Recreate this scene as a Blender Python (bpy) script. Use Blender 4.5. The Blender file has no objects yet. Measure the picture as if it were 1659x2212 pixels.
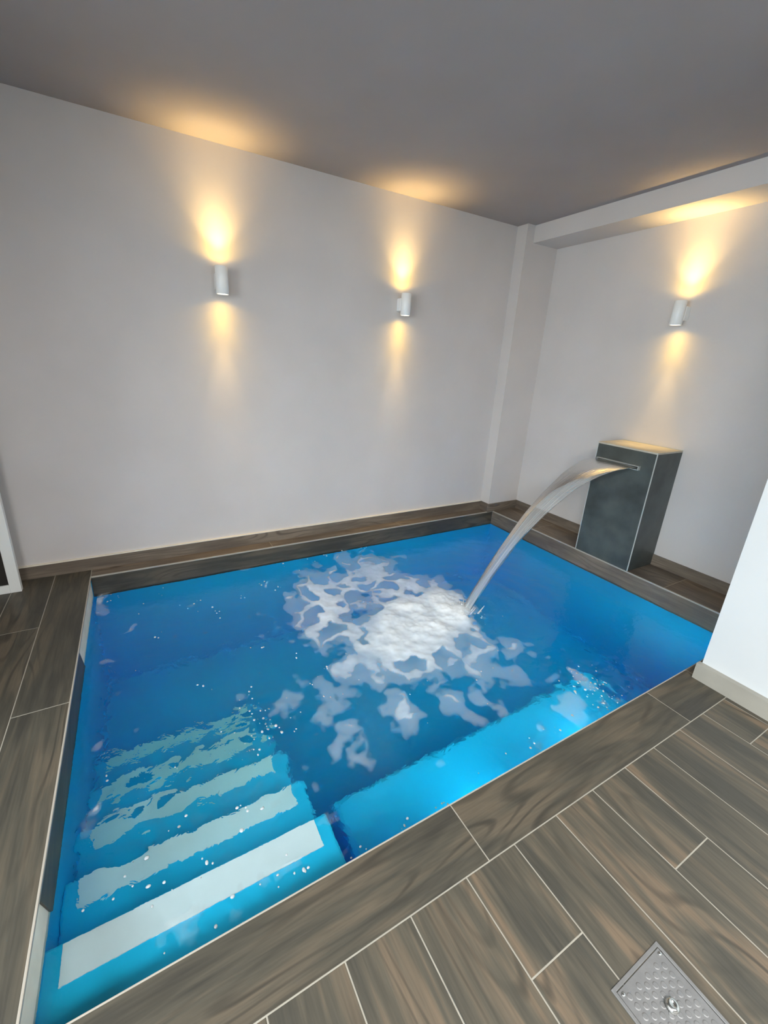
import bpy, bmesh, math, random
import numpy as np
from mathutils import Vector, Matrix
random.seed(7)
rng = np.random.default_rng(11)
sc = bpy.context.scene
COL = sc.collection

# ------------------------------------------------------------------ dimensions (metres)
HC = 2.5                       # ceiling height above the deck
PL, PR = -3.704, -0.3155       # pool rim, left / right
PB, PF = -0.111, -2.279        # pool rim, back / front
WZ = -0.131                    # water level
COPE = -2.464                  # outer edge of the front coping
BB = 0.0836                    # skirting height
NRX, NRY = -1.096, -2.332      # near right wall: face and end
STX, STY = -4.40, -1.50         # unseen projection of left wall, added to shade the left side
LX, FY = -6.0, -6.4            # left and front (behind the camera) walls
COLX, COLY = -0.386, -0.113    # column in the corner
ZB, BX = 2.372, -0.3005        # beam underside and face
FC1, FC2, FH = -1.0687, -1.5054, 0.8857   # fountain block

# ------------------------------------------------------------------ helpers
def tag(o, label=None, cat=None, group=None, kind=None):
    if label: o['label'] = label
    if cat: o['category'] = cat
    if group: o['group'] = group
    if kind: o['kind'] = kind
    return o

def empty(name, loc, rz=0.0):
    o = bpy.data.objects.new(name, None)
    COL.objects.link(o)
    o.location = loc
    o.rotation_euler = (0, 0, rz)
    o.empty_display_size = 0.1
    return o

class MB:
    """collects shapes into one mesh object"""
    def __init__(self):
        self.bm = bmesh.new()
    def box(self, x0, x1, y0, y1, z0, z1, bev=0.0, seg=2):
        b = bmesh.new()
        bmesh.ops.create_cube(b, size=1.0)
        for v in b.verts:
            v.co.x = x0 if v.co.x < 0 else x1
            v.co.y = y0 if v.co.y < 0 else y1
            v.co.z = z0 if v.co.z < 0 else z1
        if bev > 0:
            bmesh.ops.bevel(b, geom=list(b.edges), offset=bev, segments=seg, profile=0.5, affect='EDGES')
        self._join(b)
        return self
    def lathe(self, prof, centre, axis='z', n=40, cap=True):
        """prof: list of (radius, height)"""
        b = bmesh.new()
        rings = []
        for r, h in prof:
            ring = []
            for i in range(n):
                a = 2*math.pi*i/n
                p = (r*math.cos(a), r*math.sin(a), h)
                if axis == 'y': p = (p[0], p[2], p[1])
                if axis == 'x': p = (p[2], p[0], p[1])
                ring.append(b.verts.new(Vector(p)+Vector(centre)))
            rings.append(ring)
        for a, c in zip(rings, rings[1:]):
            for i in range(n):
                b.faces.new((a[i], a[(i+1) % n], c[(i+1) % n], c[i]))
        if cap:
            b.faces.new(rings[0][::-1]); b.faces.new(rings[-1])
        bmesh.ops.recalc_face_normals(b, faces=b.faces)
        self._join(b)
        return self
    def prism(self, pts, d):
        """pts: 3D polygon, extruded by vector d"""
        b = bmesh.new()
        v0 = [b.verts.new(p) for p in pts]
        v1 = [b.verts.new(Vector(p)+Vector(d)) for p in pts]
        b.faces.new(v0[::-1]); b.faces.new(v1)
        n = len(pts)
        for i in range(n):
            b.faces.new((v0[i], v0[(i+1) % n], v1[(i+1) % n], v1[i]))
        bmesh.ops.recalc_face_normals(b, faces=b.faces)
        self._join(b)
        return self
    def _join(self, b):
        m = bpy.data.meshes.new('tmp')
        b.to_mesh(m); b.free()
        self.bm.from_mesh(m)
        bpy.data.meshes.remove(m)
    def build(self, name, mat, parent=None, smooth=False):
        me = bpy.data.meshes.new(name)
        self.bm.to_mesh(me); self.bm.free()
        o = bpy.data.objects.new(name, me)
        COL.objects.link(o)
        if mat: me.materials.append(mat)
        if smooth:
            for p in me.polygons: p.use_smooth = True
        if parent:
            o.parent = parent
            o.matrix_parent_inverse = Matrix.Translation(parent.location).inverted()
        return o

def box_obj(name, mat, x0, x1, y0, y1, z0, z1, bev=0.0, parent=None):
    return MB().box(x0, x1, y0, y1, z0, z1, bev).build(name, mat, parent)

def struct(o):
    o['kind'] = 'structure'
    return o

def np_mesh(name, V, F, mat, smooth=True):
    """V (n,3) float, F (m,4) int quads"""
    me = bpy.data.meshes.new(name)
    me.vertices.add(len(V)); me.vertices.foreach_set('co', np.asarray(V, np.float32).ravel())
    m, k = F.shape
    me.loops.add(m*k); me.loops.foreach_set('vertex_index', F.astype(np.int32).ravel())
    me.polygons.add(m)
    me.polygons.foreach_set('loop_start', np.arange(0, m*k, k, dtype=np.int32))
    me.update(calc_edges=True)
    if smooth: me.polygons.foreach_set('use_smooth', np.ones(m, bool))
    o = bpy.data.objects.new(name, me)
    COL.objects.link(o)
    me.materials.append(mat)
    return o

def vnoise(x, y, seed=0):
    """smooth value noise on arrays, 0..1"""
    xi = np.floor(x).astype(np.int64); yi = np.floor(y).astype(np.int64)
    fx = x-xi; fy = y-yi
    fx = fx*fx*fx*(fx*(fx*6-15)+10); fy = fy*fy*fy*(fy*(fy*6-15)+10)
    def h(a, b):
        n = (a*374761393 + b*668265263 + seed*144269) & 0xffffffff
        n = ((n ^ (n >> 13))*1274126177) & 0xffffffff
        return ((n ^ (n >> 16)) & 0xffff)/65535.0
    return (h(xi, yi)*(1-fx)+h(xi+1, yi)*fx)*(1-fy)+(h(xi, yi+1)*(1-fx)+h(xi+1, yi+1)*fx)*fy

def fbm(x, y, oct=4, seed=0):
    s = 0; a = 0.5; t = 0
    for i in range(oct):
        s = s+a*vnoise(x*2**i+17.3*i, y*2**i-9.1*i, seed+i); t += a; a *= 0.5
    return s/t

# ------------------------------------------------------------------ materials
def mat(name):
    m = bpy.data.materials.new(name); m.use_nodes = True
    nt = m.node_tree; nt.nodes.clear()
    out = nt.nodes.new('ShaderNodeOutputMaterial')
    return m, nt, out

def N(nt, typ, **kw):
    n = nt.nodes.new(typ)
    for k, v in kw.items():
        if k in n.inputs: n.inputs[k].default_value = v
        else: setattr(n, k, v)
    return n

def ramp(nt, stops):
    r = nt.nodes.new('ShaderNodeValToRGB')
    e = r.color_ramp.elements
    while len(e) < len(stops): e.new(0.5)
    for el, (p, c) in zip(e, stops):
        el.position = p; el.color = (*c, 1) if len(c) == 3 else c
    return r

def plain(name, col, rough=0.5, spec=0.5, metal=0.0, var=0.06, nscale=8.0, bump=0.0, bscale=60.0):
    m, nt, out = mat(name)
    b = N(nt, 'ShaderNodeBsdfPrincipled'); b.inputs['Roughness'].default_value = rough
    b.inputs['Specular IOR Level'].default_value = spec; b.inputs['Metallic'].default_value = metal
    tc = N(nt, 'ShaderNodeTexCoord')
    no = N(nt, 'ShaderNodeTexNoise'); no.inputs['Scale'].default_value = nscale; no.inputs['Detail'].default_value = 5
    nt.links.new(tc.outputs['Object'], no.inputs['Vector'])
    lo = tuple(max(0, c*(1-var)) for c in col); hi = tuple(min(1, c*(1+var)) for c in col)
    r = ramp(nt, [(0.3, lo), (0.7, hi)])
    nt.links.new(no.outputs['Fac'], r.inputs['Fac']); nt.links.new(r.outputs['Color'], b.inputs['Base Color'])
    if bump > 0:
        n2 = N(nt, 'ShaderNodeTexNoise'); n2.inputs['Scale'].default_value = bscale; n2.inputs['Detail'].default_value = 4
        nt.links.new(tc.outputs['Object'], n2.inputs['Vector'])
        bp = N(nt, 'ShaderNodeBump'); bp.inputs['Strength'].default_value = bump; bp.inputs['Distance'].default_value = 0.002
        nt.links.new(n2.outputs['Fac'], bp.inputs['Height']); nt.links.new(bp.outputs['Normal'], b.inputs['Normal'])
    nt.links.new(b.outputs[0], out.inputs['Surface'])
    return m

def wood_tile(name, dark, mid, light, rough=0.45):
    """wood-look porcelain; u runs along the plank, v across it (metres, offset per plank)"""
    m, nt, out = mat(name)
    L = nt.links.new
    b = N(nt, 'ShaderNodeBsdfPrincipled'); b.inputs['Specular IOR Level'].default_value = 0.35
    uv = N(nt, 'ShaderNodeUVMap')
    # broad warped figure
    mp = N(nt, 'ShaderNodeMapping'); mp.inputs['Scale'].default_value = (1.5, 7.0, 1)
    L(uv.outputs['UV'], mp.inputs['Vector'])
    big = N(nt, 'ShaderNodeTexNoise'); big.inputs['Scale'].default_value = 1.0; big.inputs['Detail'].default_value = 3; big.inputs['Distortion'].default_value = 0.6
    L(mp.outputs[0], big.inputs['Vector'])
    # growth rings: contour lines of a smooth stretched noise give cathedral figure
    mp2 = N(nt, 'ShaderNodeMapping'); mp2.inputs['Scale'].default_value = (1.1, 5.5, 1); mp2.inputs['Location'].default_value = (3.1, 1.7, 0)
    L(uv.outputs['UV'], mp2.inputs['Vector'])
    sm = N(nt, 'ShaderNodeTexNoise'); sm.inputs['Scale'].default_value = 1.0; sm.inputs['Detail'].default_value = 1.2
    L(mp2.outputs[0], sm.inputs['Vector'])
    mul = N(nt, 'ShaderNodeMath', operation='MULTIPLY'); mul.inputs[1].default_value = 85.0
    L(sm.outputs['Fac'], mul.inputs[0])
    sn = N(nt, 'ShaderNodeMath', operation='SINE'); L(mul.outputs[0], sn.inputs[0])
    rg = N(nt, 'ShaderNodeMapRange'); rg.inputs['From Min'].default_value = 0.35; rg.inputs['From Max'].default_value = 1.0
    L(sn.outputs[0], rg.inputs['Value'])
    # fine fibre
    mp3 = N(nt, 'ShaderNodeMapping'); mp3.inputs['Scale'].default_value = (9, 160, 1)
    L(uv.outputs['UV'], mp3.inputs['Vector'])
    fi = N(nt, 'ShaderNodeTexNoise'); fi.inputs['Scale'].default_value = 1.0; fi.inputs['Detail'].default_value = 4
    L(mp3.outputs[0], fi.inputs['Vector'])
    # streaks
    mp4 = N(nt, 'ShaderNodeMapping'); mp4.inputs['Scale'].default_value = (2.2, 26, 1); mp4.inputs['Location'].default_value = (7, 2, 0)
    L(uv.outputs['UV'], mp4.inputs['Vector'])
    st = N(nt, 'ShaderNodeTexNoise'); st.inputs['Scale'].default_value = 1.0; st.inputs['Detail'].default_value = 4; st.inputs['Distortion'].default_value = 0.8
    L(mp4.outputs[0], st.inputs['Vector'])
    r = ramp(nt, [(0.41, dark), (0.51, mid), (0.61, light)])
    a1 = N(nt, 'ShaderNodeMath', operation='MULTIPLY_ADD'); a1.inputs[1].default_value = 0.62
    L(big.outputs['Fac'], a1.inputs[0])
    a2 = N(nt, 'ShaderNodeMath', operation='MULTIPLY'); a2.inputs[1].default_value = 0.40
    L(st.outputs['Fac'], a2.inputs[0]); L(a2.outputs[0], a1.inputs[2])
    L(a1.outputs[0], r.inputs['Fac'])
    # ring lines darken; strongest where the broad figure is light
    ms = N(nt, 'ShaderNodeMapRange'); ms.inputs['From Min'].default_value = 0.50; ms.inputs['From Max'].default_value = 0.68
    ms.inputs['To Min'].default_value = 0.18; ms.inputs['To Max'].default_value = 0.85
    L(big.outputs['Fac'], ms.inputs['Value'])
    mm = N(nt, 'ShaderNodeMath', operation='MULTIPLY'); L(rg.outputs[0], mm.inputs[0]); L(ms.outputs[0], mm.inputs[1])
    mx = N(nt, 'ShaderNodeMix', data_type='RGBA'); L(mm.outputs[0], mx.inputs['Factor']); L(r.outputs['Color'], mx.inputs['A'])
    mx.inputs['B'].default_value = (*[c*0.72 for c in dark], 1)
    fr = ramp(nt, [(0.3, (0.86, 0.86, 0.86)), (0.7, (1.08, 1.08, 1.08))]); L(fi.outputs['Fac'], fr.inputs['Fac'])
    m3 = N(nt, 'ShaderNodeMix', data_type='RGBA', blend_type='MULTIPLY'); m3.inputs['Factor'].default_value = 1.0
    L(mx.outputs['Result'], m3.inputs['A']); L(fr.outputs['Color'], m3.inputs['B'])
    L(m3.outputs['Result'], b.inputs['Base Color'])
    rr = N(nt, 'ShaderNodeMapRange'); rr.inputs['To Min'].default_value = rough-0.08; rr.inputs['To Max'].default_value = rough+0.1
    L(st.outputs['Fac'], rr.inputs['Value']); L(rr.outputs[0], b.inputs['Roughness'])
    bp = N(nt, 'ShaderNodeBump'); bp.inputs['Strength'].default_value = 0.25; bp.inputs['Distance'].default_value = 0.001
    L(fi.outputs['Fac'], bp.inputs['Height']); L(bp.outputs['Normal'], b.inputs['Normal'])
    L(b.outputs[0], out.inputs['Surface'])
    return m

def emis(name, col, s):
    m, nt, out = mat(name)
    e = N(nt, 'ShaderNodeEmission'); e.inputs['Color'].default_value = (*col, 1); e.inputs['Strength'].default_value = s
    nt.links.new(e.outputs[0], out.inputs['Surface'])
    return m

M = {}
M['wall'] = plain('lavender_grey_plaster', (0.615, 0.585, 0.57), 0.85, 0.2, var=0.035, nscale=2.2, bump=0.15, bscale=45)
M['wall_white'] = plain('white_paint', (0.60, 0.635, 0.655), 0.8, 0.2, var=0.02, nscale=3)
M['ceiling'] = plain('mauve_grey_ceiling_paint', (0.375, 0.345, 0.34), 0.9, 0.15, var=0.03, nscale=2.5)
M['tile'] = wood_tile('wood_look_tile', (0.064, 0.061, 0.050), (0.098, 0.088, 0.067), (0.170, 0.128, 0.088))
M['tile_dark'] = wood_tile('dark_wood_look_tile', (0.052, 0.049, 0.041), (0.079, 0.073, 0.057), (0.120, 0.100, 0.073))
M['skirt'] = wood_tile('skirting_and_lit_rim_tile', (0.13, 0.105, 0.085), (0.17, 0.14, 0.11), (0.22, 0.18, 0.14))  # also the paler, lit version of the tile on ledges and right rim
M['skirt_pale'] = plain('pale_grey_tile', (0.34, 0.33, 0.29), 0.4, 0.4, var=0.10, nscale=6)
M['grout'] = plain('pale_grout', (0.36, 0.34, 0.29), 0.9, 0.1, var=0.1, nscale=20)
M['edge'] = plain('satin_edge_trim', (0.40, 0.37, 0.32), 0.35, 0.5, var=0.05)
M['liner'] = plain('blue_pool_liner', (0.003, 0.55, 0.92), 0.5, 0.3, var=0.03, nscale=3)
M['tread'] = plain('white_tread_band', (0.68, 0.86, 0.92), 0.6, 0.3, var=0.02)
M['cream'] = plain('cream_rim_band', (0.92, 0.88, 0.74), 0.6, 0.3, var=0.06, nscale=14)
M['slate'] = plain('dark_slate_tile', (0.075, 0.088, 0.085), 0.42, 0.45, var=0.35, nscale=5.0, bump=0.1, bscale=30)
M['fedge'] = plain('pale_mitre_trim', (0.48, 0.50, 0.48), 0.4, 0.5, var=0.04)
M['lamp_white'] = plain('white_lacquer', (0.90, 0.92, 0.92), 0.35, 0.5, var=0.01)
M['steel'] = plain('brushed_steel', (0.30, 0.30, 0.30), 0.5, 0.5, metal=0.75, var=0.08, nscale=30, bump=0.1, bscale=200)
M['chrome'] = plain('polished_steel', (0.62, 0.64, 0.62), 0.18, 0.5, metal=1.0, var=0.03)
M['frame_white'] = plain('white_frame_paint', (0.82, 0.85, 0.84), 0.4, 0.4, var=0.01)
M['dark_glass'] = plain('dark_panel', (0.03, 0.028, 0.026), 0.12, 0.5, var=0.05)
M['panel'] = emis('fill_panel_diffuser', (1.0, 0.98, 0.95), 4.0)
M['lens'] = emis('warm_lamp_lens', (1.0, 0.70, 0.32), 14.0)
M['lens_down'] = emis('warm_lamp_lens_down', (1.0, 0.86, 0.62), 5.0)

def water_mat():
    m, nt, out = mat('pool_water')
    L = nt.links.new
    g = N(nt, 'ShaderNodeBsdfGlass'); g.inputs['IOR'].default_value = 1.33; g.inputs['Roughness'].default_value = 0.0
    tc = N(nt, 'ShaderNodeTexCoord')
    n1 = N(nt, 'ShaderNodeTexNoise'); n1.inputs['Scale'].default_value = 14; n1.inputs['Detail'].default_value = 3; n1.inputs['Roughness'].default_value = 0.55; n1.inputs['Distortion'].default_value = 0.5
    L(tc.outputs['Object'], n1.inputs['Vector'])
    b1 = N(nt, 'ShaderNodeBump'); b1.inputs['Strength'].default_value = 1.0; b1.inputs['Distance'].default_value = 0.0050
    L(n1.outputs['Fac'], b1.inputs['Height'])
    L(b1.outputs['Normal'], g.inputs['Normal'])
    L(g.outputs[0], out.inputs['Surface'])
    v = N(nt, 'ShaderNodeVolumeAbsorption'); v.inputs['Color'].default_value = (0.30, 0.90, 0.92, 1); v.inputs['Density'].default_value = 0.9
    L(v.outputs[0], out.inputs['Volume'])
    return m
M['water'] = water_mat()

def foam_mat():
    m, nt, out = mat('white_foam')
    L = nt.links.new
    at = N(nt, 'ShaderNodeAttribute', attribute_name='cover')
    d = N(nt, 'ShaderNodeBsdfPrincipled'); d.inputs['Base Color'].default_value = (0.88, 0.94, 0.98, 1); d.inputs['Specular IOR Level'].default_value = 0.08; d.inputs['Roughness'].default_value = 0.8
    t = N(nt, 'ShaderNodeBsdfTransparent')
    mx = N(nt, 'ShaderNodeMixShader')
    L(at.outputs['Fac'], mx.inputs[0]); L(t.outputs[0], mx.inputs[1]); L(d.outputs[0], mx.inputs[2])
    L(mx.outputs[0], out.inputs['Surface'])
    return m
M['foam'] = foam_mat()

def jet_mat():
    m, nt, out = mat('falling_water')
    L = nt.links.new
    uv = N(nt, 'ShaderNodeUVMap')
    mp = N(nt, 'ShaderNodeMapping'); mp.inputs['Scale'].default_value = (1.6, 9, 1); L(uv.outputs['UV'], mp.inputs['Vector'])
    no = N(nt, 'ShaderNodeTexNoise'); no.inputs['Scale'].default_value = 1.6; no.inputs['Detail'].default_value = 4; L(mp.outputs[0], no.inputs['Vector'])
    r = ramp(nt, [(0.36, (0.13, 0.13, 0.13)), (0.66, (0.55, 0.55, 0.55))]); L(no.outputs['Fac'], r.inputs['Fac'])
    d = N(nt, 'ShaderNodeBsdfDiffuse'); d.inputs['Color'].default_value = (0.88, 0.86, 0.82, 1)
    tl = N(nt, 'ShaderNodeBsdfTranslucent'); tl.inputs['Color'].default_value = (0.86, 0.86, 0.84, 1)
    g = N(nt, 'ShaderNodeBsdfGlossy'); g.inputs['Roughness'].default_value = 0.22
    t = N(nt, 'ShaderNodeBsdfTransparent'); t.inputs['Color'].default_value = (0.93, 0.96, 0.97, 1)
    dm = N(nt, 'ShaderNodeMixShader'); dm.inputs[0].default_value = 0.5; L(d.outputs[0], dm.inputs[1]); L(tl.outputs[0], dm.inputs[2])
    m1 = N(nt, 'ShaderNodeMixShader'); L(r.outputs['Color'], m1.inputs[0]); L(t.outputs[0], m1.inputs[1]); L(dm.outputs[0], m1.inputs[2])
    fr = N(nt, 'ShaderNodeFresnel'); fr.inputs['IOR'].default_value = 1.33
    bp = N(nt, 'ShaderNodeBump'); bp.inputs['Strength'].default_value = 0.6; bp.inputs['Distance'].default_value = 0.006
    L(no.outputs['Fac'], bp.inputs['Height']); L(bp.outputs[0], g.inputs['Normal']); L(bp.outputs[0], d.inputs['Normal'])
    m2 = N(nt, 'ShaderNodeMixShader'); L(fr.outputs[0], m2.inputs[0]); L(m1.outputs[0], m2.inputs[1]); L(g.outputs[0], m2.inputs[2])
    L(m2.outputs[0], out.inputs['Surface'])
    return m
M['jet'] = jet_mat()

def bubble_mat():
    m, nt, out = mat('clear_bubbles')
    L = nt.links.new
    t = N(nt, 'ShaderNodeBsdfTransparent'); t.inputs['Color'].default_value = (0.9, 0.96, 1, 1)
    g = N(nt, 'ShaderNodeBsdfGlossy'); g.inputs['Roughness'].default_value = 0.05
    d = N(nt, 'ShaderNodeBsdfDiffuse'); d.inputs['Color'].default_value = (0.85, 0.92, 0.96, 1)
    lw = N(nt, 'ShaderNodeLayerWeight'); lw.inputs['Blend'].default_value = 0.45
    m1 = N(nt, 'ShaderNodeMixShader'); m1.inputs[0].default_value = 0.55; L(t.outputs[0], m1.inputs[1]); L(d.outputs[0], m1.inputs[2])
    m2 = N(nt, 'ShaderNodeMixShader'); L(lw.outputs['Fresnel'], m2.inputs[0]); L(m1.outputs[0], m2.inputs[1]); L(g.outputs[0], m2.inputs[2])
    L(m2.outputs[0], out.inputs['Surface'])
    return m
M['bubble'] = bubble_mat()

# ------------------------------------------------------------------ tiled planks
def planks(name, rects, mat_, z=0.0, gap=0.0036, parent=None):
    """rects: (x0,x1,y0,y1,dir) dir 'x' or 'y' = grain direction; one mesh, pale grout bed below"""
    me = bpy.data.meshes.new(name); bm = bmesh.new(); uvl = bm.loops.layers.uv.new('UVMap')
    for (x0, x1, y0, y1, d, *rest) in rects:
        g = gap/2; ou, ov = random.uniform(0, 40), random.uniform(0, 40)
        a, b_, c, e = x0+g, x1-g, y0+g, y1-g
        bv = 0.0008
        top = [(a+bv, c+bv, z), (b_-bv, c+bv, z), (b_-bv, e-bv, z), (a+bv, e-bv, z)]
        mid = [(a, c, z-bv), (b_, c, z-bv), (b_, e, z-bv), (a, e, z-bv)]
        bot = [(a, c, z-0.006), (b_, c, z-0.006), (b_, e, z-0.006), (a, e, z-0.006)]
        vs = [[bm.verts.new(p) for p in ring] for ring in (top, mid, bot)]
        fs = [bm.faces.new(vs[0])]
        for r0, r1 in ((vs[0], vs[1]), (vs[1], vs[2])):
            for i in range(4):
                fs.append(bm.faces.new((r0[i], r1[i], r1[(i+1) % 4], r0[(i+1) % 4])))
        flip = random.random() < 0.5
        for f in fs:
            f.material_index = rest[0]+1 if rest else 0
            for l in f.loops:
                x, y = l.vert.co.x, l.vert.co.y
                u, v = (x-x0, y-y0) if d == 'x' else (y-y0, x-x0)
                if flip: u = -u
                l[uvl].uv = (u+ou, v+ov)
    # grout bed
    for (x0, x1, y0, y1, d, *rest) in rects:
        vs = [bm.verts.new(p) for p in ((x0, y0, z-0.0009), (x1, y0, z-0.0009), (x1, y1, z-0.0009), (x0, y1, z-0.0009))]
        f = bm.faces.new(vs); f.material_index = 1
    bm.to_mesh(me); bm.free()
    o = bpy.data.objects.new(name, me); COL.objects.link(o)
    me.materials.append(mat_); me.materials.append(M['grout']); me.materials.append(M['tile_dark']); me.materials.append(M['skirt'])
    if parent: o.parent = parent
    return o

def strip_panel(name, quad, mat_, thick, parent=None, u_len=None):
    """a tile slab: quad of 4 points (bottom-left, bottom-right, top-right, top-left), extruded by thick vector; UV along bottom edge"""
    q = [Vector(p) for p in quad]; t = Vector(thick)
    me = bpy.data.meshes.new(name); bm = bmesh.new(); uvl = bm.loops.layers.uv.new('UVMap')
    v0 = [bm.verts.new(p) for p in q]; v1 = [bm.verts.new(p+t) for p in q]
    bm.faces.new(v0[::-1]); bm.faces.new(v1)
    for i in range(4): bm.faces.new((v0[i], v0[(i+1) % 4], v1[(i+1) % 4], v1[i]))
    bmesh.ops.recalc_face_normals(bm, faces=bm.faces)
    ud = (q[1]-q[0]).normalized(); vd = (q[3]-q[0]).normalized(); ou, ov = random.uniform(0, 30), random.uniform(0, 30)
    for f in bm.faces:
        for l in f.loops:
            r = l.vert.co-q[0]
            l[uvl].uv = (r.dot(ud)+ou, r.dot(vd)+ov)
    bm.to_mesh(me); bm.free()
    o = bpy.data.objects.new(name, me); COL.objects.link(o); me.materials.append(mat_)
    if parent: o.parent = parent
    return o

# ================================================================== FLOOR
R = []
x0, p = -3.2358, 0.18985
firsts = {}
firsts[3] = -2.700   # columns counted from the grout line at x0
firsts[6] = -2.735
firsts[10] = -2.634
for k in range(-13, 12):
    a, b_ = x0+k*p, x0+(k+1)*p
    if k == 11: b_ = NRX
    if a < LX: a = LX
    if b_ <= a: continue
    y = COPE
    first = firsts.get(k, COPE-random.choice([0.75, 0.9, 1.05, 1.15]))
    cuts = [first]
    while cuts[-1] > FY: cuts.append(cuts[-1]-1.19)
    for c in cuts:
        c = max(c, FY)
        if y-c > 0.01: R.append((a, b_, c, y, 'y'))
        y = c
# front coping
for a, b_ in ((LX, -4.9), (-4.9, -3.717), (-3.717, -2.577), (-2.577, -1.437), (-1.437, NRX-0.0)):
    R.append((a, b_, COPE, PF, 'x', 1))
R.append((NRX, 0.0, NRY+0.0, PF, 'x'))
# left deck: coping plank then planks along y
for y1, y0_ in ((0.0, -0.60), (-0.60, -1.79), (-1.79, PF)):
    pass
R += [(-3.894, PL, -1.24, 0.0, 'y', 1), (-3.894, PL, PF, -1.24, 'y', 1)]
k = 0
xx = -3.894
while xx > LX:
    xn = max(xx-0.19, LX)
    c = [-0.60, -1.79] if k % 2 == 0 else [-1.10, PF]
    yy = 0.0
    for cc in c+[PF]:
        cc = max(cc, PF)
        if yy-cc > 0.01: R.append((xn, xx, cc, yy, 'y', 1))
        yy = cc
    xx = xn; k += 1
# back and right ledges, in a paler tile that paints in lamp light
for a, b_ in ((PL, -2.55), (-2.55, -1.40), (-1.40, PR)): R.append((a, b_, PB, 0.0, 'x', 2))
for a, b_ in ((0.0, -0.62), (-0.62, -1.17), (-1.17, -1.76), (-1.76, PF)): R.append((PR, 0.0, b_, a, 'y', 2))
floor = struct(planks('floor', R, M['tile']))

# ================================================================== WALLS, CEILING
struct(box_obj('wall_back', M['wall'], LX-0.2, 0.2, 0.0, 0.2, -0.3, HC))
struct(box_obj('wall_right', M['wall'], 0.0, 0.2, NRY-0.2, 0.0, -0.3, HC))
struct(box_obj('wall_near_right', M['wall_white'], NRX, -0.2+0.2, FY, NRY, -0.3, HC))
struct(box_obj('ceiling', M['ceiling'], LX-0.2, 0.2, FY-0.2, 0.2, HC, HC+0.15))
struct(box_obj('column', M['wall'], COLX, 0.0, COLY, 0.0, 0.0, HC))
struct(box_obj('beam', M['wall'], BX, 0.0, NRY, COLY, ZB, HC))
struct(box_obj('wall_front', M['wall'], LX-0.2, 0.2, FY-0.2, FY, -0.3, HC))
# left wall with a wide glazed opening behind the camera (daylight comes through it)
WY0, WY1, WT = -5.2, -1.9, 2.25
m_ = MB().box(LX-0.2, LX, WY1, 0.0, -0.3, HC).box(LX-0.2, LX, FY, WY0, -0.3, HC).box(LX-0.2, LX, WY0, WY1, WT, HC)
m_.box(LX, STX, STY, 0.0, -0.3, HC)  # block added to shade the left deck and wall
struct(m_.build('wall_left', M['wall']))
wf = struct(MB().box(LX-0.12, LX-0.06, WY0, WY0+0.05, 0, WT).box(LX-0.12, LX-0.06, WY1-0.05, WY1, 0, WT)
            .box(LX-0.12, LX-0.06, WY0+0.05, WY1-0.05, WT-0.05, WT).box(LX-0.12, LX-0.06, WY0+0.05, WY1-0.05, 0, 0.05)
            .box(LX-0.12, LX-0.06, (WY0+WY1)/2-0.03, (WY0+WY1)/2+0.03, 0.05, WT-0.05).build('window_1', M['frame_white']))

# skirting tiles
def skirt(name, a, b_, thick, mat_, h=BB):
    a = Vector(a); b_ = Vector(b_); up = Vector((0, 0, h))
    return struct(strip_panel(name, (a, b_, b_+up, a+up), mat_, thick))
skirt('baseboard_back', (LX, 0, 0), (COLX, 0, 0), (0, -0.010, 0), M['skirt'])
skirt('baseboard_column', (COLX, -0.010, 0), (COLX, COLY, 0), (-0.010, 0, 0), M['skirt'])
skirt('baseboard_column_front', (COLX-0.010, COLY, 0), (0, COLY, 0), (0, -0.010, 0), M['skirt'])
skirt('baseboard_right', (0, COLY-0.010, 0), (0, FC1, 0), (-0.010, 0, 0), M['skirt'])
skirt('baseboard_right_front', (0, FC2, 0), (0, NRY, 0), (-0.010, 0, 0), M['skirt'])
skirt('baseboard_near_right', (NRX, NRY+0.012, 0), (NRX, FY, 0), (-0.028, 0, 0), M['skirt_pale'])
# pale strip paints the light caught on the skirting's top edge
struct(box_obj('lit_edge_strip', plain('lit_edge_cream', (0.80, 0.74, 0.62), 0.5, 0.4, var=0.05), STX, COLX-0.010, -0.014, 0.0, BB, BB+0.007))

# ================================================================== POOL
pool = empty('swimming_pool', ((PL+PR)/2, (PB+PF)/2, 0))
tag(pool, 'rectangular indoor pool with bright blue liner, wood-look rim and underwater steps', 'swimming pool')
D0 = -1.35
e = 0.012
bas = MB()
xa, xb, ya, yb = PL-e, PR+e, PF-e, PB+e
T = 0.06
bas.box(xa-T, xb+T, ya-T, yb+T, D0-T, D0)
bas.box(xa-T, xa, ya-T, yb+T, D0, -0.012).box(xb, xb+T, ya-T, yb+T, D0, -0.012)
bas.box(xa, xb, ya-T, ya, D0, -0.012).box(xa, xb, yb, yb+T, D0, -0.012)
bas.build('basin', M['liner'], pool)
RZ = -0.158
def rim(quad, th, mt=None):
    o = strip_panel('rim_tile', quad, mt or M['tile_dark'], th); o.parent = pool
    o.matrix_parent_inverse = Matrix.Translation(pool.location).inverted(); return o
rim(((PL, PB, RZ), (PR, PB, RZ), (PR, PB, -0.001), (PL, PB, -0.001)), (0, e-0.001, 0))
rim(((PR, PF, RZ), (PR, PB-0.001, RZ), (PR, PB-0.001, -0.001), (PR, PF, -0.001)), (e-0.001, 0, 0), M['skirt'])  # paler tile than the other rims: window light painted in
rim(((PL, PF, RZ), (PR, PF, RZ), (PR, PF, -0.001), (PL, PF, -0.001)), (0, -e+0.001, 0))
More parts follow.
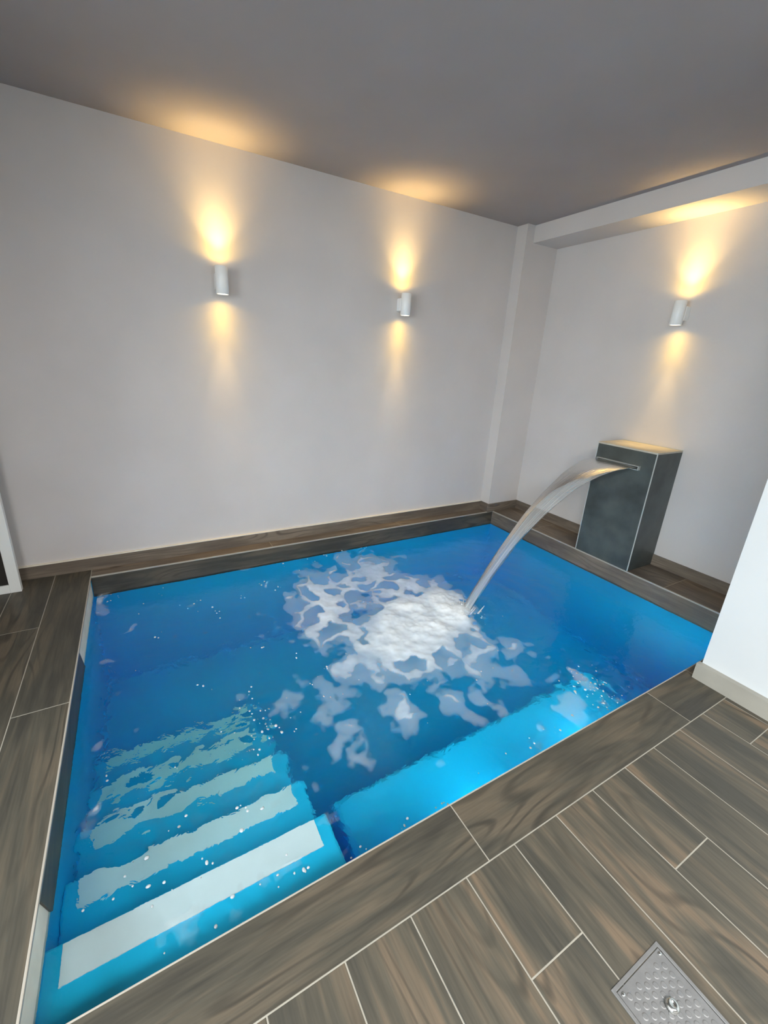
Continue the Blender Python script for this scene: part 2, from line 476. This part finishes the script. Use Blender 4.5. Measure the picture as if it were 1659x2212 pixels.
# left rim: cream band with a darker stretch, slanted at both ends
cb = strip_panel('rim_band', ((PL-0.004, PF+0.001, RZ), (PL-0.004, PB-0.001, RZ), (PL-0.004, PB-0.001, -0.004), (PL-0.004, PF+0.001, -0.004)), M['cream'], (-0.007, 0, 0))
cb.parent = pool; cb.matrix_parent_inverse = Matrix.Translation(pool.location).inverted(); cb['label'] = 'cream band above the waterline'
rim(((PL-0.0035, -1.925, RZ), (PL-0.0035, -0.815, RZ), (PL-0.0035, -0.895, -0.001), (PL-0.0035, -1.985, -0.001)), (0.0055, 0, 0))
# slim light edge profiles along the rim
def etrim(x0_, x1_, y0_, y1_):
    o = box_obj('edge_trim', M['edge'], x0_, x1_, y0_, y1_, -0.008, 0.0022, 0.001, pool)
etrim(PL, PR, PB-0.003, PB+0.003)
etrim(PR-0.003, PR+0.005, PF, PB-0.003)
etrim(PL-0.003, PL+0.003, PF, PB-0.003)
etrim(PL+0.003, PR-0.003, PF-0.002, PF+0.002)
# steps and their white bands
SX = -2.905
noses = [(-2.008, 0.05), (-1.755, 0.25), (-1.478, 0.45), (-1.195, 0.65), (-0.915, 0.85)]
yprev = ya
for i, (yn, d) in enumerate(noses):
    st = box_obj('step', M['liner'], xa, SX, yprev, yn, D0, WZ-d, 0.008, pool)
    w_ = [0.095, 0.085, 0.075, 0.072, 0.065][i]
    tb = MB().box(-3.672, -2.952, yn-0.006-w_, yn-0.006, WZ-d-0.001, WZ-d+0.003, 0.001).build('tread_band', M['tread'])
    tb.parent = st
    tb['label'] = 'white band along the step edge'
    yprev = yn
box_obj('bench', M['liner'], -2.80, -1.12, ya, -1.83, D0, WZ-0.40, 0.02, pool)

# ------------------------------------------------------------------ water
BUB = [(-3.018, -1.528), (-3.015, -1.592), (-2.998, -1.639), (-3.035, -1.472), (-3.069, -1.395), (-2.963, -1.618), (-2.959, -1.684), (-3.058, -1.683), (-3.041, -1.362), (-3.114, -1.418), (-1.44, -1.957), (-1.45, -1.998), (-1.412, -2.046), (-1.43, -2.108), (-1.582, -2.035), (-1.538, -2.107), (-1.733, -2.123), (-1.538, -2.156), (-1.447, -2.168), (-1.881, -2.165), (-2.049, -2.185), (-2.169, -2.196), (-2.31, -2.213), (-2.667, -2.219), (-2.542, -2.198), (-2.704, -2.233), (-2.828, -2.201), (-2.88, -2.205), (-2.643, -1.555), (-2.709, -1.457), (-2.745, -1.217), (-2.9, -1.061), (-2.64, -1.346), (-3.632, -0.228), (-3.583, -0.191), (-3.459, -0.418), (-3.151, -0.445), (-3.064, -0.598), (-2.7, -0.404), (-2.628, -0.49), (-3.031, -0.719), (-2.879, -0.507), (-2.456, -0.151), (-2.307, -0.154), (-2.15, -0.149), (-1.977, -0.129), (-1.802, -0.123), (-3.364, -0.734), (-3.469, -0.987), (-3.222, -1.209), (-3.342, -1.631), (-3.369, -1.844), (-3.474, -1.928), (-3.54, -2.011), (-3.428, -2.019), (-3.314, -2.025), (-3.143, -1.89), (-3.211, -1.958), (-3.112, -1.896), (-3.426, -2.171), (-3.282, -2.151), (-3.202, -2.174), (-3.143, -2.18), (-3.044, -2.185), (-3.051, -2.117), (-3.605, -1.561), (-3.656, -1.974)]
FOAM = [(-1.791, -1.206, 0.166, 0.294, -0.43, 1.0), (-1.97, -1.207, 0.204, 0.351, -0.43, 0.95), (-2.124, -1.239, 0.167, 0.276, -0.43, 0.9), (-1.717, -1.323, 0.104, 0.179, -0.43, 0.95), (-1.875, -0.957, 0.143, 0.268, -0.42, 0.6), (-2.264, -1.316, 0.132, 0.206, -0.44, 0.75), (-2.049, -1.417, 0.12, 0.189, -0.44, 0.6), (-2.408, -0.78, 0.151, 0.279, -0.42, 0.68), (-2.448, -0.988, 0.126, 0.216, -0.43, 0.68), (-2.421, -0.648, 0.125, 0.24, -0.42, 0.5), (-2.136, -0.708, 0.13, 0.252, -0.42, 0.55), (-1.924, -0.659, 0.154, 0.312, -0.41, 0.52), (-1.868, -0.827, 0.132, 0.257, -0.42, 0.55), (-2.037, -0.304, 0.08, 0.176, -0.4, 0.4), (-1.906, -0.446, 0.079, 0.17, -0.41, 0.45), (-2.402, -1.183, 0.069, 0.111, -0.44, 0.6), (-2.344, -1.301, 0.078, 0.12, -0.44, 0.65), (-2.252, -1.491, 0.099, 0.146, -0.44, 0.5), (-1.953, -1.506, 0.106, 0.165, -0.44, 0.5), (-1.84, -1.646, 0.104, 0.158, -0.44, 0.45), (-1.654, -1.669, 0.067, 0.106, -0.44, 0.36), (-2.596, -0.866, 0.07, 0.124, -0.43, 0.45), (-2.615, -1.151, 0.051, 0.081, -0.44, 0.3), (-2.44, -1.479, 0.083, 0.119, -0.45, 0.42), (-2.5, -1.412, 0.06, 0.087, -0.44, 0.42), (-2.198, -1.668, 0.094, 0.131, -0.45, 0.36), (-2.228, -1.82, 0.077, 0.1, -0.45, 0.36), (-2.478, -1.729, 0.075, 0.095, -0.45, 0.42), (-2.474, -1.803, 0.052, 0.064, -0.46, 0.4), (-2.723, -1.548, 0.097, 0.128, -0.45, 0.3), (-2.826, -1.698, 0.059, 0.071, -0.46, 0.33), (-2.723, -1.801, 0.058, 0.068, -0.46, 0.33), (-2.693, -1.911, 0.056, 0.062, -0.46, 0.33), (-2.771, -1.838, 0.037, 0.042, -0.46, 0.3), (-2.028, -1.853, 0.057, 0.078, -0.45, 0.34), (-2.203, -1.922, 0.053, 0.067, -0.46, 0.3), (-2.885, -1.5, 0.084, 0.111, -0.45, 0.25), (-1.709, -1.789, 0.051, 0.077, -0.44, 0.3), (-2.435, -1.656, 0.056, 0.074, -0.45, 0.35), (-1.943, -1.826, 0.047, 0.066, -0.45, 0.3), (-3.613, -0.219, 0.038, 0.083, -0.42, 0.5), (-3.634, -0.295, 0.027, 0.056, -0.43, 0.55), (-2.625, -0.682, 0.041, 0.077, -0.42, 0.45), (-2.237, -0.408, 0.034, 0.072, -0.41, 0.5), (-2.7, -0.404, 0.019, 0.038, -0.42, 0.5), (-3.553, -0.553, 0.02, 0.039, -0.43, 0.35), (-3.591, -0.817, 0.018, 0.032, -0.44, 0.3), (-3.598, -0.092, 0.023, 0.051, -0.42, 0.5), (-3.547, -0.05, 0.029, 0.066, -0.42, 0.45), (-1.471, -1.98, 0.035, 0.054, -0.45, 0.5), (-1.487, -2.045, 0.074, 0.11, -0.45, 0.38), (-1.51, -2.137, 0.071, 0.103, -0.45, 0.33), (-1.683, -2.085, 0.069, 0.096, -0.45, 0.33), (-1.417, -2.149, 0.043, 0.065, -0.45, 0.3), (-1.877, -2.111, 0.043, 0.056, -0.46, 0.28), (-3.605, -1.664, 0.015, 0.018, -0.47, 0.5), (-3.599, -1.367, 0.018, 0.025, -0.46, 0.3)]
JX, JY = -1.60, -1.235     # where the jet lands

def water_height(X, Y):
    """surface relief (metres above the still level)"""
    r = np.hypot(X-JX, Y-JY)
    churn = np.exp(-((X+1.95)**2/0.30+(Y+1.22)**2/0.22))
    h = 0.0022*(fbm(X*3.2, Y*3.2, 3, 5)-0.5)*2
    h += 0.012*churn*(fbm(X*9, Y*9, 3, 21)-0.5)*2
    h += 0.0025*np.sin(r*48)*np.exp(-r*1.9)
    for (bx, by, s) in ((-3.0, -1.58, 0.16), (-1.50, -2.08, 0.20), (-3.45, -1.75, 0.12)):
        g = np.exp(-((X-bx)**2+(Y-by)**2)/(2*s*s))
        h += 0.0105*g*(fbm(X*22, Y*22, 2, 33)-0.5)*2
    return h

st_ = 0.010
nx = int((xb-xa+0.04)/st_); ny = int((yb-ya+0.04)/st_)
gx = np.linspace(xa-0.02, xb+0.02, nx); gy = np.linspace(ya-0.02, yb+0.02, ny)
GX, GY = np.meshgrid(gx, gy)
V = np.stack([GX, GY, WZ+water_height(GX, GY)], -1).reshape(-1, 3)
idx = np.arange(nx*ny).reshape(ny, nx)
F = np.stack([idx[:-1, :-1], idx[:-1, 1:], idx[1:, 1:], idx[1:, :-1]], -1).reshape(-1, 4)
# side walls and bottom, hidden inside the shell of the pool
bz = D0-0.03
border = np.concatenate([idx[0, :], idx[1:, -1], idx[-1, -2::-1], idx[-2:0:-1, 0]])
n0 = len(V); nb = len(border)
VB = V[border].copy(); VB[:, 2] = bz
V = np.concatenate([V, VB])
j = np.arange(nb)
FS = np.stack([border[j], n0+j, n0+(j+1) % nb, border[(j+1) % nb]], -1)
F = np.concatenate([F, FS])
water = np_mesh('pool_water', V, F, M['water'])
bmw = bmesh.new(); bmw.from_mesh(water.data); bmw.verts.ensure_lookup_table()
bmw.faces.new([bmw.verts[n0+i] for i in range(nb)][::-1])
bmesh.ops.recalc_face_normals(bmw, faces=bmw.faces); bmw.to_mesh(water.data); bmw.free()
tag(water, 'clear rippled turquoise water filling the blue pool', 'water', kind='stuff')

# ------------------------------------------------------------------ foam
fs = 0.007
fx = np.arange(PL+0.02, -1.2, fs); fy = np.arange(PF+0.01, PB-0.005, fs)
FX, FY_ = np.meshgrid(fx, fy)
wx = FX+0.10*(fbm(FX*5, FY_*5, 4, 60)-0.5)*2; wy = FY_+0.11*(fbm(FX*5+40, FY_*5, 4, 61)-0.5)*2
Dn = np.zeros_like(FX)
for (cx_, cy_, rx, ry, an, a) in FOAM:
    ry = min(ry, rx*1.9)
    ca, sa = math.cos(an), math.sin(an)
    u = (wx-cx_)*ca+(wy-cy_)*sa; v = -(wx-cx_)*sa+(wy-cy_)*ca
    q = (u/rx)**2+(v/ry)**2
    Dn = np.maximum(Dn, a*np.exp(-0.55*q**1.3))
def sstep(a, b, x):
    t = np.clip((x-a)/(b-a), 0, 1); return t*t*(3-2*t)
def worley(x, y, seed):
    """distance to the two nearest jittered grid points"""
    xi = np.floor(x).astype(np.int64); yi = np.floor(y).astype(np.int64)
    f1 = np.full(x.shape, 9.0); f2 = np.full(x.shape, 9.0)
    for a in (-1, 0, 1):
        for b_ in (-1, 0, 1):
            ci, cj = xi+a, yi+b_
            h1 = ((ci*73856093 ^ cj*19349663 ^ seed*83492791) & 0xffffff)
            h1 = ((h1*1103515245+12345) >> 8) & 0xffff
            h2 = ((h1*69069+ci*31+cj*17+7) >> 3) & 0xffff
            d = np.hypot(x-(ci+h1/65535.0), y-(cj+h2/65535.0))
            f2 = np.minimum(np.maximum(f1, d), f2); f1 = np.minimum(f1, d)
    return f1, f2
fine = fbm(FX*16, FY_*16, 4, 80)
mid = fbm(FX*6.5+3, FY_*6.5, 3, 81)
f1, f2 = worley(wx*6.2+0.35*(fbm(FX*11, FY_*11, 2, 82)-0.5), wy*6.2+0.35*(fbm(FX*11+9, FY_*11, 2, 83)-0.5), 5)
web = f2-f1
thk = np.clip((Dn-0.24)*1.15, 0, 1)*(0.35+1.15*mid)+0.7*sstep(0.66, 0.85, Dn)
lev = 0.12+0.84*Dn
cov = sstep(0.16, -0.10, web-thk)*sstep(0.16, 0.40, Dn+0.22*(mid-0.5))*lev
patch = sstep(0.17, 0.30, Dn*1.05+0.50*(mid-0.5)+0.42*(fine-0.5))*(0.11+0.24*Dn)*sstep(0.95, 0.35, Dn)
cov = np.maximum(cov, patch)
cov = cov*(0.82+0.42*(fine-0.25))
cov = np.clip(cov, 0, 0.96)
keep = cov > 0.03
cell = keep[:-1, :-1] | keep[:-1, 1:] | keep[1:, 1:] | keep[1:, :-1]
id2 = np.arange(FX.size).reshape(FX.shape)
FF = np.stack([id2[:-1, :-1], id2[:-1, 1:], id2[1:, 1:], id2[1:, :-1]], -1)[cell]
Zf = WZ+water_height(FX, FY_)+0.0040+0.014*cov*fine+0.03*np.clip(Dn-0.7, 0, 1)*fbm(FX*24, FY_*24, 3, 90)
VF = np.stack([FX, FY_, Zf], -1).reshape(-1, 3); cf = cov.reshape(-1)
used = np.unique(FF); remap = -np.ones(len(VF), int); remap[used] = np.arange(len(used))
foam = np_mesh('foam', VF[used], remap[FF], M['foam'])
at = foam.data.attributes.new('cover', 'FLOAT', 'POINT'); at.data.foreach_set('value', cf[used].astype(np.float32))
tag(foam, 'lacy white foam spreading over the blue water below the waterfall jet', 'foam', kind='stuff')

# ------------------------------------------------------------------ bubbles and splash drops
def blobs(name, spots, mat_, label, cat, sub=1):
    bm = bmesh.new()
    for (x, y, z, r, sq) in spots:
        mt = Matrix.Translation((x, y, z)) @ Matrix.Diagonal((r*random.uniform(0.8, 1.3), r*random.uniform(0.8, 1.3), r*sq, 1))
        bmesh.ops.create_icosphere(bm, subdivisions=sub, radius=1.0, matrix=mt)
    me = bpy.data.meshes.new(name); bm.to_mesh(me); bm.free()
    for p_ in me.polygons: p_.use_smooth = True
    o = bpy.data.objects.new(name, me); COL.objects.link(o); me.materials.append(mat_)
    tag(o, label, cat, kind='stuff'); return o
sp = []
for (x, y) in BUB:
    for q in range(random.randint(1, 4)):
        r = random.choice([0.002, 0.003, 0.004, 0.0045, 0.006])
        X = x+random.gauss(0, 0.022); Y = y+random.gauss(0, 0.022)
        if PL+0.01 < X < PR-0.01 and PF+0.012 < Y < PB-0.012: sp.append((X, Y, WZ+0.001, r, 0.55))
for (x, y, s, n) in ((-3.0, -1.58, 0.08, 30), (-1.49, -2.06, 0.09, 45), (-2.0, -1.3, 0.35, 40), (-3.3, -0.3, 0.2, 14), (-2.3, -0.17, 0.22, 16)):
    for q in range(n):
        X = x+random.gauss(0, s); Y = y+random.gauss(0, s*0.8)
        if PL+0.01 < X < PR-0.01 and PF+0.012 < Y < PB-0.012: sp.append((X, Y, WZ+0.001, random.uniform(0.0015, 0.0042), 0.55))
blobs('bubbles', sp, M['bubble'], 'small clear bubbles and sparkles floating on the pool surface', 'bubbles', 2)

# ------------------------------------------------------------------ water jet
def jet_pt(s):
    """centre line; s = distance out from the spout face"""
    return Vector((PR-s, -1.255+0.02*min(s/1.28, 1), 0.760+0.18*s-0.684*s*s))
S_END = 1.292
NS, NA = 90, 28
vj = []; uvj = []
for i in range(NS+1):
    t = i/NS; s = 0.0+S_END*t
    c = jet_pt(s); dz = 0.18-1.368*s
    tang = Vector((-1, 0, dz)).normalized(); side = Vector((0, 1, 0)); up = side.cross(tang); 
    if up.z < 0: up = -up
    hw = 0.160*(1-t)**2.1+0.027+0.014*math.sin(t*3.1)
    hw = min(hw, 0.152)
    th = 0.005+0.018*min(1, t*1.6)
    for k_ in range(NA):
        a = 2*math.pi*k_/NA
        f = 1+0.10*t*math.sin(3*a+9*t)+0.06*t*math.sin(7*a-14*t)+0.03*t*math.sin(40*t+2*a)
        pnt = c+side*(hw*math.cos(a)*f)+up*(th*math.sin(a)*f)
        # the sheet edges droop and curl
        pnt += up*(-0.016*math.cos(a)**2*min(1, t*4)*(1-t))
        vj.append(pnt); uvj.append((s*1.0, k_/NA*4))
vj = np.array([tuple(q) for q in vj]); ij = np.arange((NS+1)*NA).reshape(NS+1, NA)
FJ = np.stack([ij[:-1], np.roll(ij, -1, 1)[:-1], np.roll(ij, -1, 1)[1:], ij[1:]], -1).reshape(-1, 4)
jet = np_mesh('water_jet', vj, FJ, M['jet'])
uvl = jet.data.uv_layers.new(name='UVMap')
UV = np.array(uvj)
lv = FJ.reshape(-1); uvd = UV[lv].copy()
# unwrap seam
uvd = uvd.reshape(-1, 4, 2)
for q in (1, 2): uvd[:, q, 1] = np.where(uvd[:, q, 1] < uvd[:, 0, 1], uvd[:, q, 1]+4, uvd[:, q, 1])
uvl.data.foreach_set('uv', uvd.astype(np.float32).ravel())
tag(jet, 'arching sheet of clear water pouring from the fountain block into the pool', 'water jet')

# splash crown where it lands
bm = bmesh.new()
for q in range(46):
    a = random.uniform(0, 2*math.pi); r = abs(random.gauss(0, 0.05))+0.015
    x = JX-0.03+r*math.cos(a); y = JY+r*math.sin(a)
    hgt = random.uniform(0.012, 0.05)*math.exp(-r*6); w_ = random.uniform(0.004, 0.010)
    if q < 3: hgt = 0.075; 
    base = Vector((x, y, WZ-0.004)); lean = Vector((math.cos(a)*0.5, math.sin(a)*0.5, 1)).normalized()
    rings = []
    for t in (0, 0.35, 0.7, 1):
        rr = w_*(1-t)**0.8+0.0008
        c = base+lean*hgt*t
        rings.append([bm.verts.new(c+Vector((rr*math.cos(b_*math.pi/3), rr*math.sin(b_*math.pi/3), 0))) for b_ in range(6)])
    for u_, v_ in zip(rings, rings[1:]):
        for b_ in range(6): bm.faces.new((u_[b_], u_[(b_+1) % 6], v_[(b_+1) % 6], v_[b_]))
    bm.faces.new(rings[-1])
for q in range(70):
    a = random.uniform(0, 2*math.pi); r = abs(random.gauss(0, 0.10))
    rd = random.uniform(0.0012, 0.0035)
    bmesh.ops.create_icosphere(bm, subdivisions=1, radius=rd, matrix=Matrix.Translation((JX-0.03+r*math.cos(a), JY+r*math.sin(a), WZ+random.uniform(0.004, 0.07)*math.exp(-r*4))))
me = bpy.data.meshes.new('splash'); bm.to_mesh(me); bm.free()
for p_ in me.polygons: p_.use_smooth = True
spl = bpy.data.objects.new('splash', me); COL.objects.link(spl); me.materials.append(M['bubble'])
tag(spl, 'spiky white splash where the falling jet hits the pool', 'splash', kind='stuff')

# ================================================================== FOUNTAIN BLOCK
fo = empty('waterfall_fountain', (PR/2, (FC1+FC2)/2, 0))
tag(fo, 'dark slate-clad fountain block on the right pool ledge pouring a sheet of water', 'fountain')
box_obj('body', M['slate'], PR+0.001, -0.0015, FC2, FC1, 0.001, FH-0.012, 0.001, fo)
top = box_obj('cap_slab', plain('cap_tile', (0.50, 0.47, 0.40), 0.4, 0.4, var=0.12, nscale=9), PR, -0.0015, FC2, FC1, FH-0.012, FH, 0.001, fo)
top['label'] = 'pale tiled top'
tw = 0.0055
for (a, b_, c, d) in ((PR-0.001, PR+tw, FC2-0.001, FC2+tw), (PR-0.001, PR+tw, FC1-tw, FC1+0.001)):
    box_obj('corner_trim', M['fedge'], a, b_, c, d, 0.003, FH-0.004, 0.001, fo)
box_obj('wall_trim', M['fedge'], -0.006, -0.0008, FC2-0.001, FC1+0.001, FH-0.001, FH+0.004, 0.001, fo)
# spout: a thin metal lip with a slot
spt = MB().box(PR-0.024, PR+0.002, -1.412, -1.098, 0.745, 0.750, 0.001).box(PR-0.024, PR+0.002, -1.412, -1.098, 0.770, 0.775, 0.001)
spt.box(PR-0.024, PR+0.002, -1.414, -1.409, 0.745, 0.775).box(PR-0.024, PR+0.002, -1.101, -1.096, 0.745, 0.775)
spt.build('spout', M['fedge'], fo)

# ================================================================== WALL SCONCES
def make_sconce(loc, rz, label):
    """local frame: wall is the plane y=0, lamp sticks out towards -y; origin on the wall at mid height"""
    r = empty('wall_sconce', (0, 0, 0))
    h, rad, off = 0.076, 0.037, 0.080
    prof_o = [(rad-0.0035, -h+0.006), (rad-0.0035, -h), (rad-0.001, -h), (rad, -h+0.001), (rad, h-0.001), (rad-0.001, h), (rad-0.0035, h), (rad-0.0035, h-0.006)]
    MB().lathe(prof_o, (0, -off, 0), n=48, cap=False).build('lamp_body', M['lamp_white'], r, True)
    MB().box(-0.032, 0.032, -off+0.028, -0.0005, -0.044, 0.044, 0.004).build('mount_bracket', M['lamp_white'], r)
    a = MB().lathe([(0.0005, h-0.004), (rad-0.0034, h-0.005), (rad-0.0034, h-0.007)], (0, -off, 0), n=40, cap=True).build('lamp_lens', M['lens'], r)
    a['label'] = 'glowing upward lens'
    a = MB().lathe([(0.0005, -h+0.002), (rad-0.0034, -h+0.003), (rad-0.0034, -h+0.006)], (0, -off, 0), n=40, cap=True).build('lamp_lens', M['lens_down'], r)
    a['label'] = 'glowing downward lens'
    r.location = loc; r.rotation_euler = (0, 0, rz)
    tag(r, label, 'wall light', 'up and down wall sconces')
    return r
SZ = 1.786
s1 = make_sconce((-2.806, 0, SZ), 0, 'white cylinder wall sconce farthest from the column, on the long wall')
s2 = make_sconce((-1.490, 0, SZ), 0, 'white cylinder wall sconce on the long wall, nearer the column')
s3 = make_sconce((0, -1.280, SZ), -math.pi/2, 'white cylinder wall sconce above the fountain block')

# ================================================================== FLOOR DRAIN COVER
dx0, dx1, dy0, dy1 = -2.505, -2.331, -2.975, -2.809
dr = empty('floor_drain_cover', ((dx0+dx1)/2, (dy0+dy1)/2, 0))
tag(dr, 'square embossed metal access cover with one big screw, set in the floor tiles', 'drain cover')
fr_ = MB().box(dx0-0.008, dx0, dy0-0.008, dy1+0.008, -0.003, 0.0035, 0.0008).box(dx1, dx1+0.008, dy0-0.008, dy1+0.008, -0.003, 0.0035, 0.0008)
fr_.box(dx0, dx1, dy1, dy1+0.008, -0.003, 0.0030, 0.0008).box(dx0, dx1, dy0-0.008, dy0, -0.003, 0.0030, 0.0008)
fr_.build('frame', M['steel'], dr)
pl = MB().box(dx0+0.0015, dx1-0.0015, dy0+0.0015, dy1-0.0015, -0.002, 0.0020, 0.0006)
for i in range(8):
    for j_ in range(8):
        cx_ = dx0+0.022+i*0.0186; cy_ = dy0+0.020+j_*0.0180+(0.009 if i % 2 else 0)
        if cy_ > dy1-0.016: continue
        if math.hypot(cx_+2.412, cy_+2.885) < 0.016: continue
        pl.lathe([(0.0074, 0.0015), (0.0066, 0.0024), (0.0050, 0.0028), (0.0040, 0.0028)], (cx_, cy_, 0), n=18)
pl.build('cover_plate', M['steel'], dr)
sw = MB().lathe([(0.0145, 0.001), (0.0150, 0.006), (0.0142, 0.009), (0.0110, 0.0120), (0.0052, 0.0132), (0.0036, 0.0112), (0.0004, 0.0112)], (-2.412, -2.885, 0.0015), n=32)
sw.build('screw', M['chrome'], dr, True)
for (a, b_) in ((-2.340, -2.820), (-2.494, -2.820), (-2.340, -2.962), (-2.494, -2.962)):
    MB().lathe([(0.0045, 0.0015), (0.0045, 0.0035), (0.0030, 0.0048), (0.0003, 0.0050)], (a, b_, 0.0005), n=20).build('rivet', M['chrome'], dr, True)

# ================================================================== WHITE FRAMED PANEL at the left
fy0 = -0.155
pn = empty('framed_panel', (-4.21, fy0, 0))
tag(pn, 'white framed dark panel standing by the long wall at the left picture edge', 'panel')
PX1, PX0, PH = -4.034, -4.39, 1.95
FR = MB().box(PX1-0.052, PX1, fy0-0.0, fy0+0.035, 0.0, PH, 0.003).box(PX0, PX0+0.052, fy0, fy0+0.035, 0.0, PH, 0.003)
FR.box(PX0+0.052, PX1-0.052, fy0, fy0+0.035, 0.0, 0.050, 0.003).box(PX0+0.052, PX1-0.052, fy0, fy0+0.035, PH-0.05, PH, 0.003)
FR.build('frame', M['frame_white'], pn)
box_obj('glass_pane', M['dark_glass'], PX0+0.050, PX1-0.050, fy0+0.012, fy0+0.022, 0.048, PH-0.048, 0.0, pn)

# ================================================================== LIGHTS
def area(name, loc, rot, sx, sy, power, col):
    l = bpy.data.lights.new(name, 'AREA'); l.shape = 'RECTANGLE'; l.size = sx; l.size_y = sy; l.energy = power; l.color = col
    o = bpy.data.objects.new(name, l); COL.objects.link(o); o.location = loc; o.rotation_euler = rot
    return o
# daylight outside the glazed opening in the left wall, tipped slightly down as skylight is
area('daylight', (LX-0.28, (WY0+WY1)/2, WT/2+0.12), (0, math.radians(-90+40), 0), WT-0.1, WY1-WY0-0.1, 235.0, (0.90, 0.98, 1.0))

# unseen ceiling fill panels added behind the camera to light steps and lower walls
for px_ in (-4.2, -2.4):
    cp = empty('added_ceiling_light', (px_, -4.1, HC))
    tag(cp, 'square unseen ceiling fill light added over the entrance floor, %s' % ('nearer the glazed opening' if px_ < -3 else 'nearer the right wall'), 'fill light', 'added ceiling fill panels')
    fb = MB().box(px_-0.31, px_+0.31, -4.41, -4.40, HC-0.012, HC).box(px_-0.31, px_+0.31, -3.80, -3.79, HC-0.012, HC)
    fb.box(px_-0.31, px_-0.30, -4.40, -3.80, HC-0.012, HC).box(px_+0.30, px_+0.31, -4.40, -3.80, HC-0.012, HC).build('frame', M['frame_white'], cp)
    box_obj('diffuser', M['panel'], px_-0.30, px_+0.30, -4.40, -3.80, HC-0.006, HC-0.0005, 0.0, cp)
    area('added_ceiling_fill', (px_, -4.1, HC-0.014), (0, 0, 0), 0.58, 0.58, 70.0, (1.0, 0.98, 0.95))
# unseen underwater lamps added on the front pool wall to brighten the water
for px_ in (-2.25, -1.55, -0.75):
    lz = WZ-0.25
    MB().lathe([(0.085, 0.0), (0.085, 0.012), (0.070, 0.018), (0.070, 0.010)], (px_, ya+0.0005, lz), axis='y', n=36).build('added_pool_lamp', M['lamp_white'], pool, True)
    l = area('underwater_fill', (px_, ya+0.022, lz), (math.radians(90), 0, math.pi), 0.16, 0.16, 29.0, (0.90, 1.0, 0.98))
    l.data.shape = 'DISK'; l.data.cycles.use_multiple_importance_sampling = False

def spot(name, loc, up, size, blend, power, col, rad=0.02):
    l = bpy.data.lights.new(name, 'SPOT'); l.spot_size = math.radians(size); l.spot_blend = blend; l.energy = power; l.color = col; l.shadow_soft_size = rad; l.cycles.use_multiple_importance_sampling = False
    o = bpy.data.objects.new(name, l); COL.objects.link(o); o.location = loc
    o.rotation_euler = (math.pi if up else 0, 0, 0)
    return o
WARM = (1.0, 0.60, 0.085)
AMBER = (1.0, 0.66, 0.26)
for (x, y) in ((-2.806, -0.080), (-1.490, -0.080), (-0.080, -1.280)):
    spot('sconce_up_spill', (x, y, SZ+0.078), True, 152, 0.35, 1.4, WARM)
    spot('sconce_up_wide', (x, y, SZ+0.078), True, 126, 1.0, 4.0, WARM)
    spot('sconce_up_beam', (x, y, SZ+0.078), True, 84, 1.0, 18.0, AMBER)
    spot('sconce_up_core', (x, y, SZ+0.078), True, 46, 1.0, 13.0, AMBER)
    spot('sconce_down_spill', (x, y, SZ-0.078), False, 152, 0.35, 1.0, WARM)
    spot('sconce_down_wide', (x, y, SZ-0.078), False, 120, 1.0, 3.5, WARM)
    spot('sconce_down_beam', (x, y, SZ-0.078), False, 72, 1.0, 6.0, WARM)
    spot('sconce_down_core', (x, y, SZ-0.078), False, 34, 1.0, 24.0, AMBER)

w = bpy.data.worlds.new('world'); sc.world = w; w.use_nodes = True
w.node_tree.nodes['Background'].inputs[0].default_value = (0.75, 0.85, 1.0, 1)
w.node_tree.nodes['Background'].inputs[1].default_value = 0.6

# ================================================================== CAMERA
IMG_W, IMG_H = 1659.0, 2212.0
f, cx, cy = 910.341, 813.313, 1079.056
Rv = Vector((0.8732961653509375, -0.4844258528328646, 0.05182085188898188))
Uv = Vector((0.10937573382549015, 0.2985973840190155, 0.9480910035999373))
Fv = Vector((0.474753363793753, 0.8222962941447277, -0.31374838358526097))
cam = bpy.data.cameras.new('camera'); co = bpy.data.objects.new('camera', cam); COL.objects.link(co)
mw = Matrix(((Rv.x, Uv.x, -Fv.x, -3.3403042), (Rv.y, Uv.y, -Fv.y, -3.0049488), (Rv.z, Uv.z, -Fv.z, 1.3805518), (0, 0, 0, 1)))
co.matrix_world = mw
cam.sensor_fit = 'HORIZONTAL'; cam.sensor_width = 36.0
cam.lens = 36.0*f/IMG_W
cam.shift_x = (IMG_W/2-cx)/IMG_W
cam.shift_y = (cy-IMG_H/2)/IMG_W
cam.clip_start = 0.02
sc.camera = co

# ================================================================== RENDER SETTINGS
vs = sc.view_settings
vs.view_transform = 'Standard'; vs.look = 'None'; vs.exposure = 0.0; vs.gamma = 1.0
try: vs.use_curve_mapping = False
except Exception: pass
cy_ = sc.cycles
cy_.use_denoising = True
try: cy_.denoiser = 'OPENIMAGEDENOISE'
except Exception: pass
cy_.max_bounces = 14; cy_.diffuse_bounces = 7; cy_.glossy_bounces = 4; cy_.transmission_bounces = 10; cy_.transparent_max_bounces = 12; cy_.volume_bounces = 0
cy_.caustics_refractive = True; cy_.caustics_reflective = False
cy_.sample_clamp_indirect = 40.0
cy_.blur_glossy = 0.5
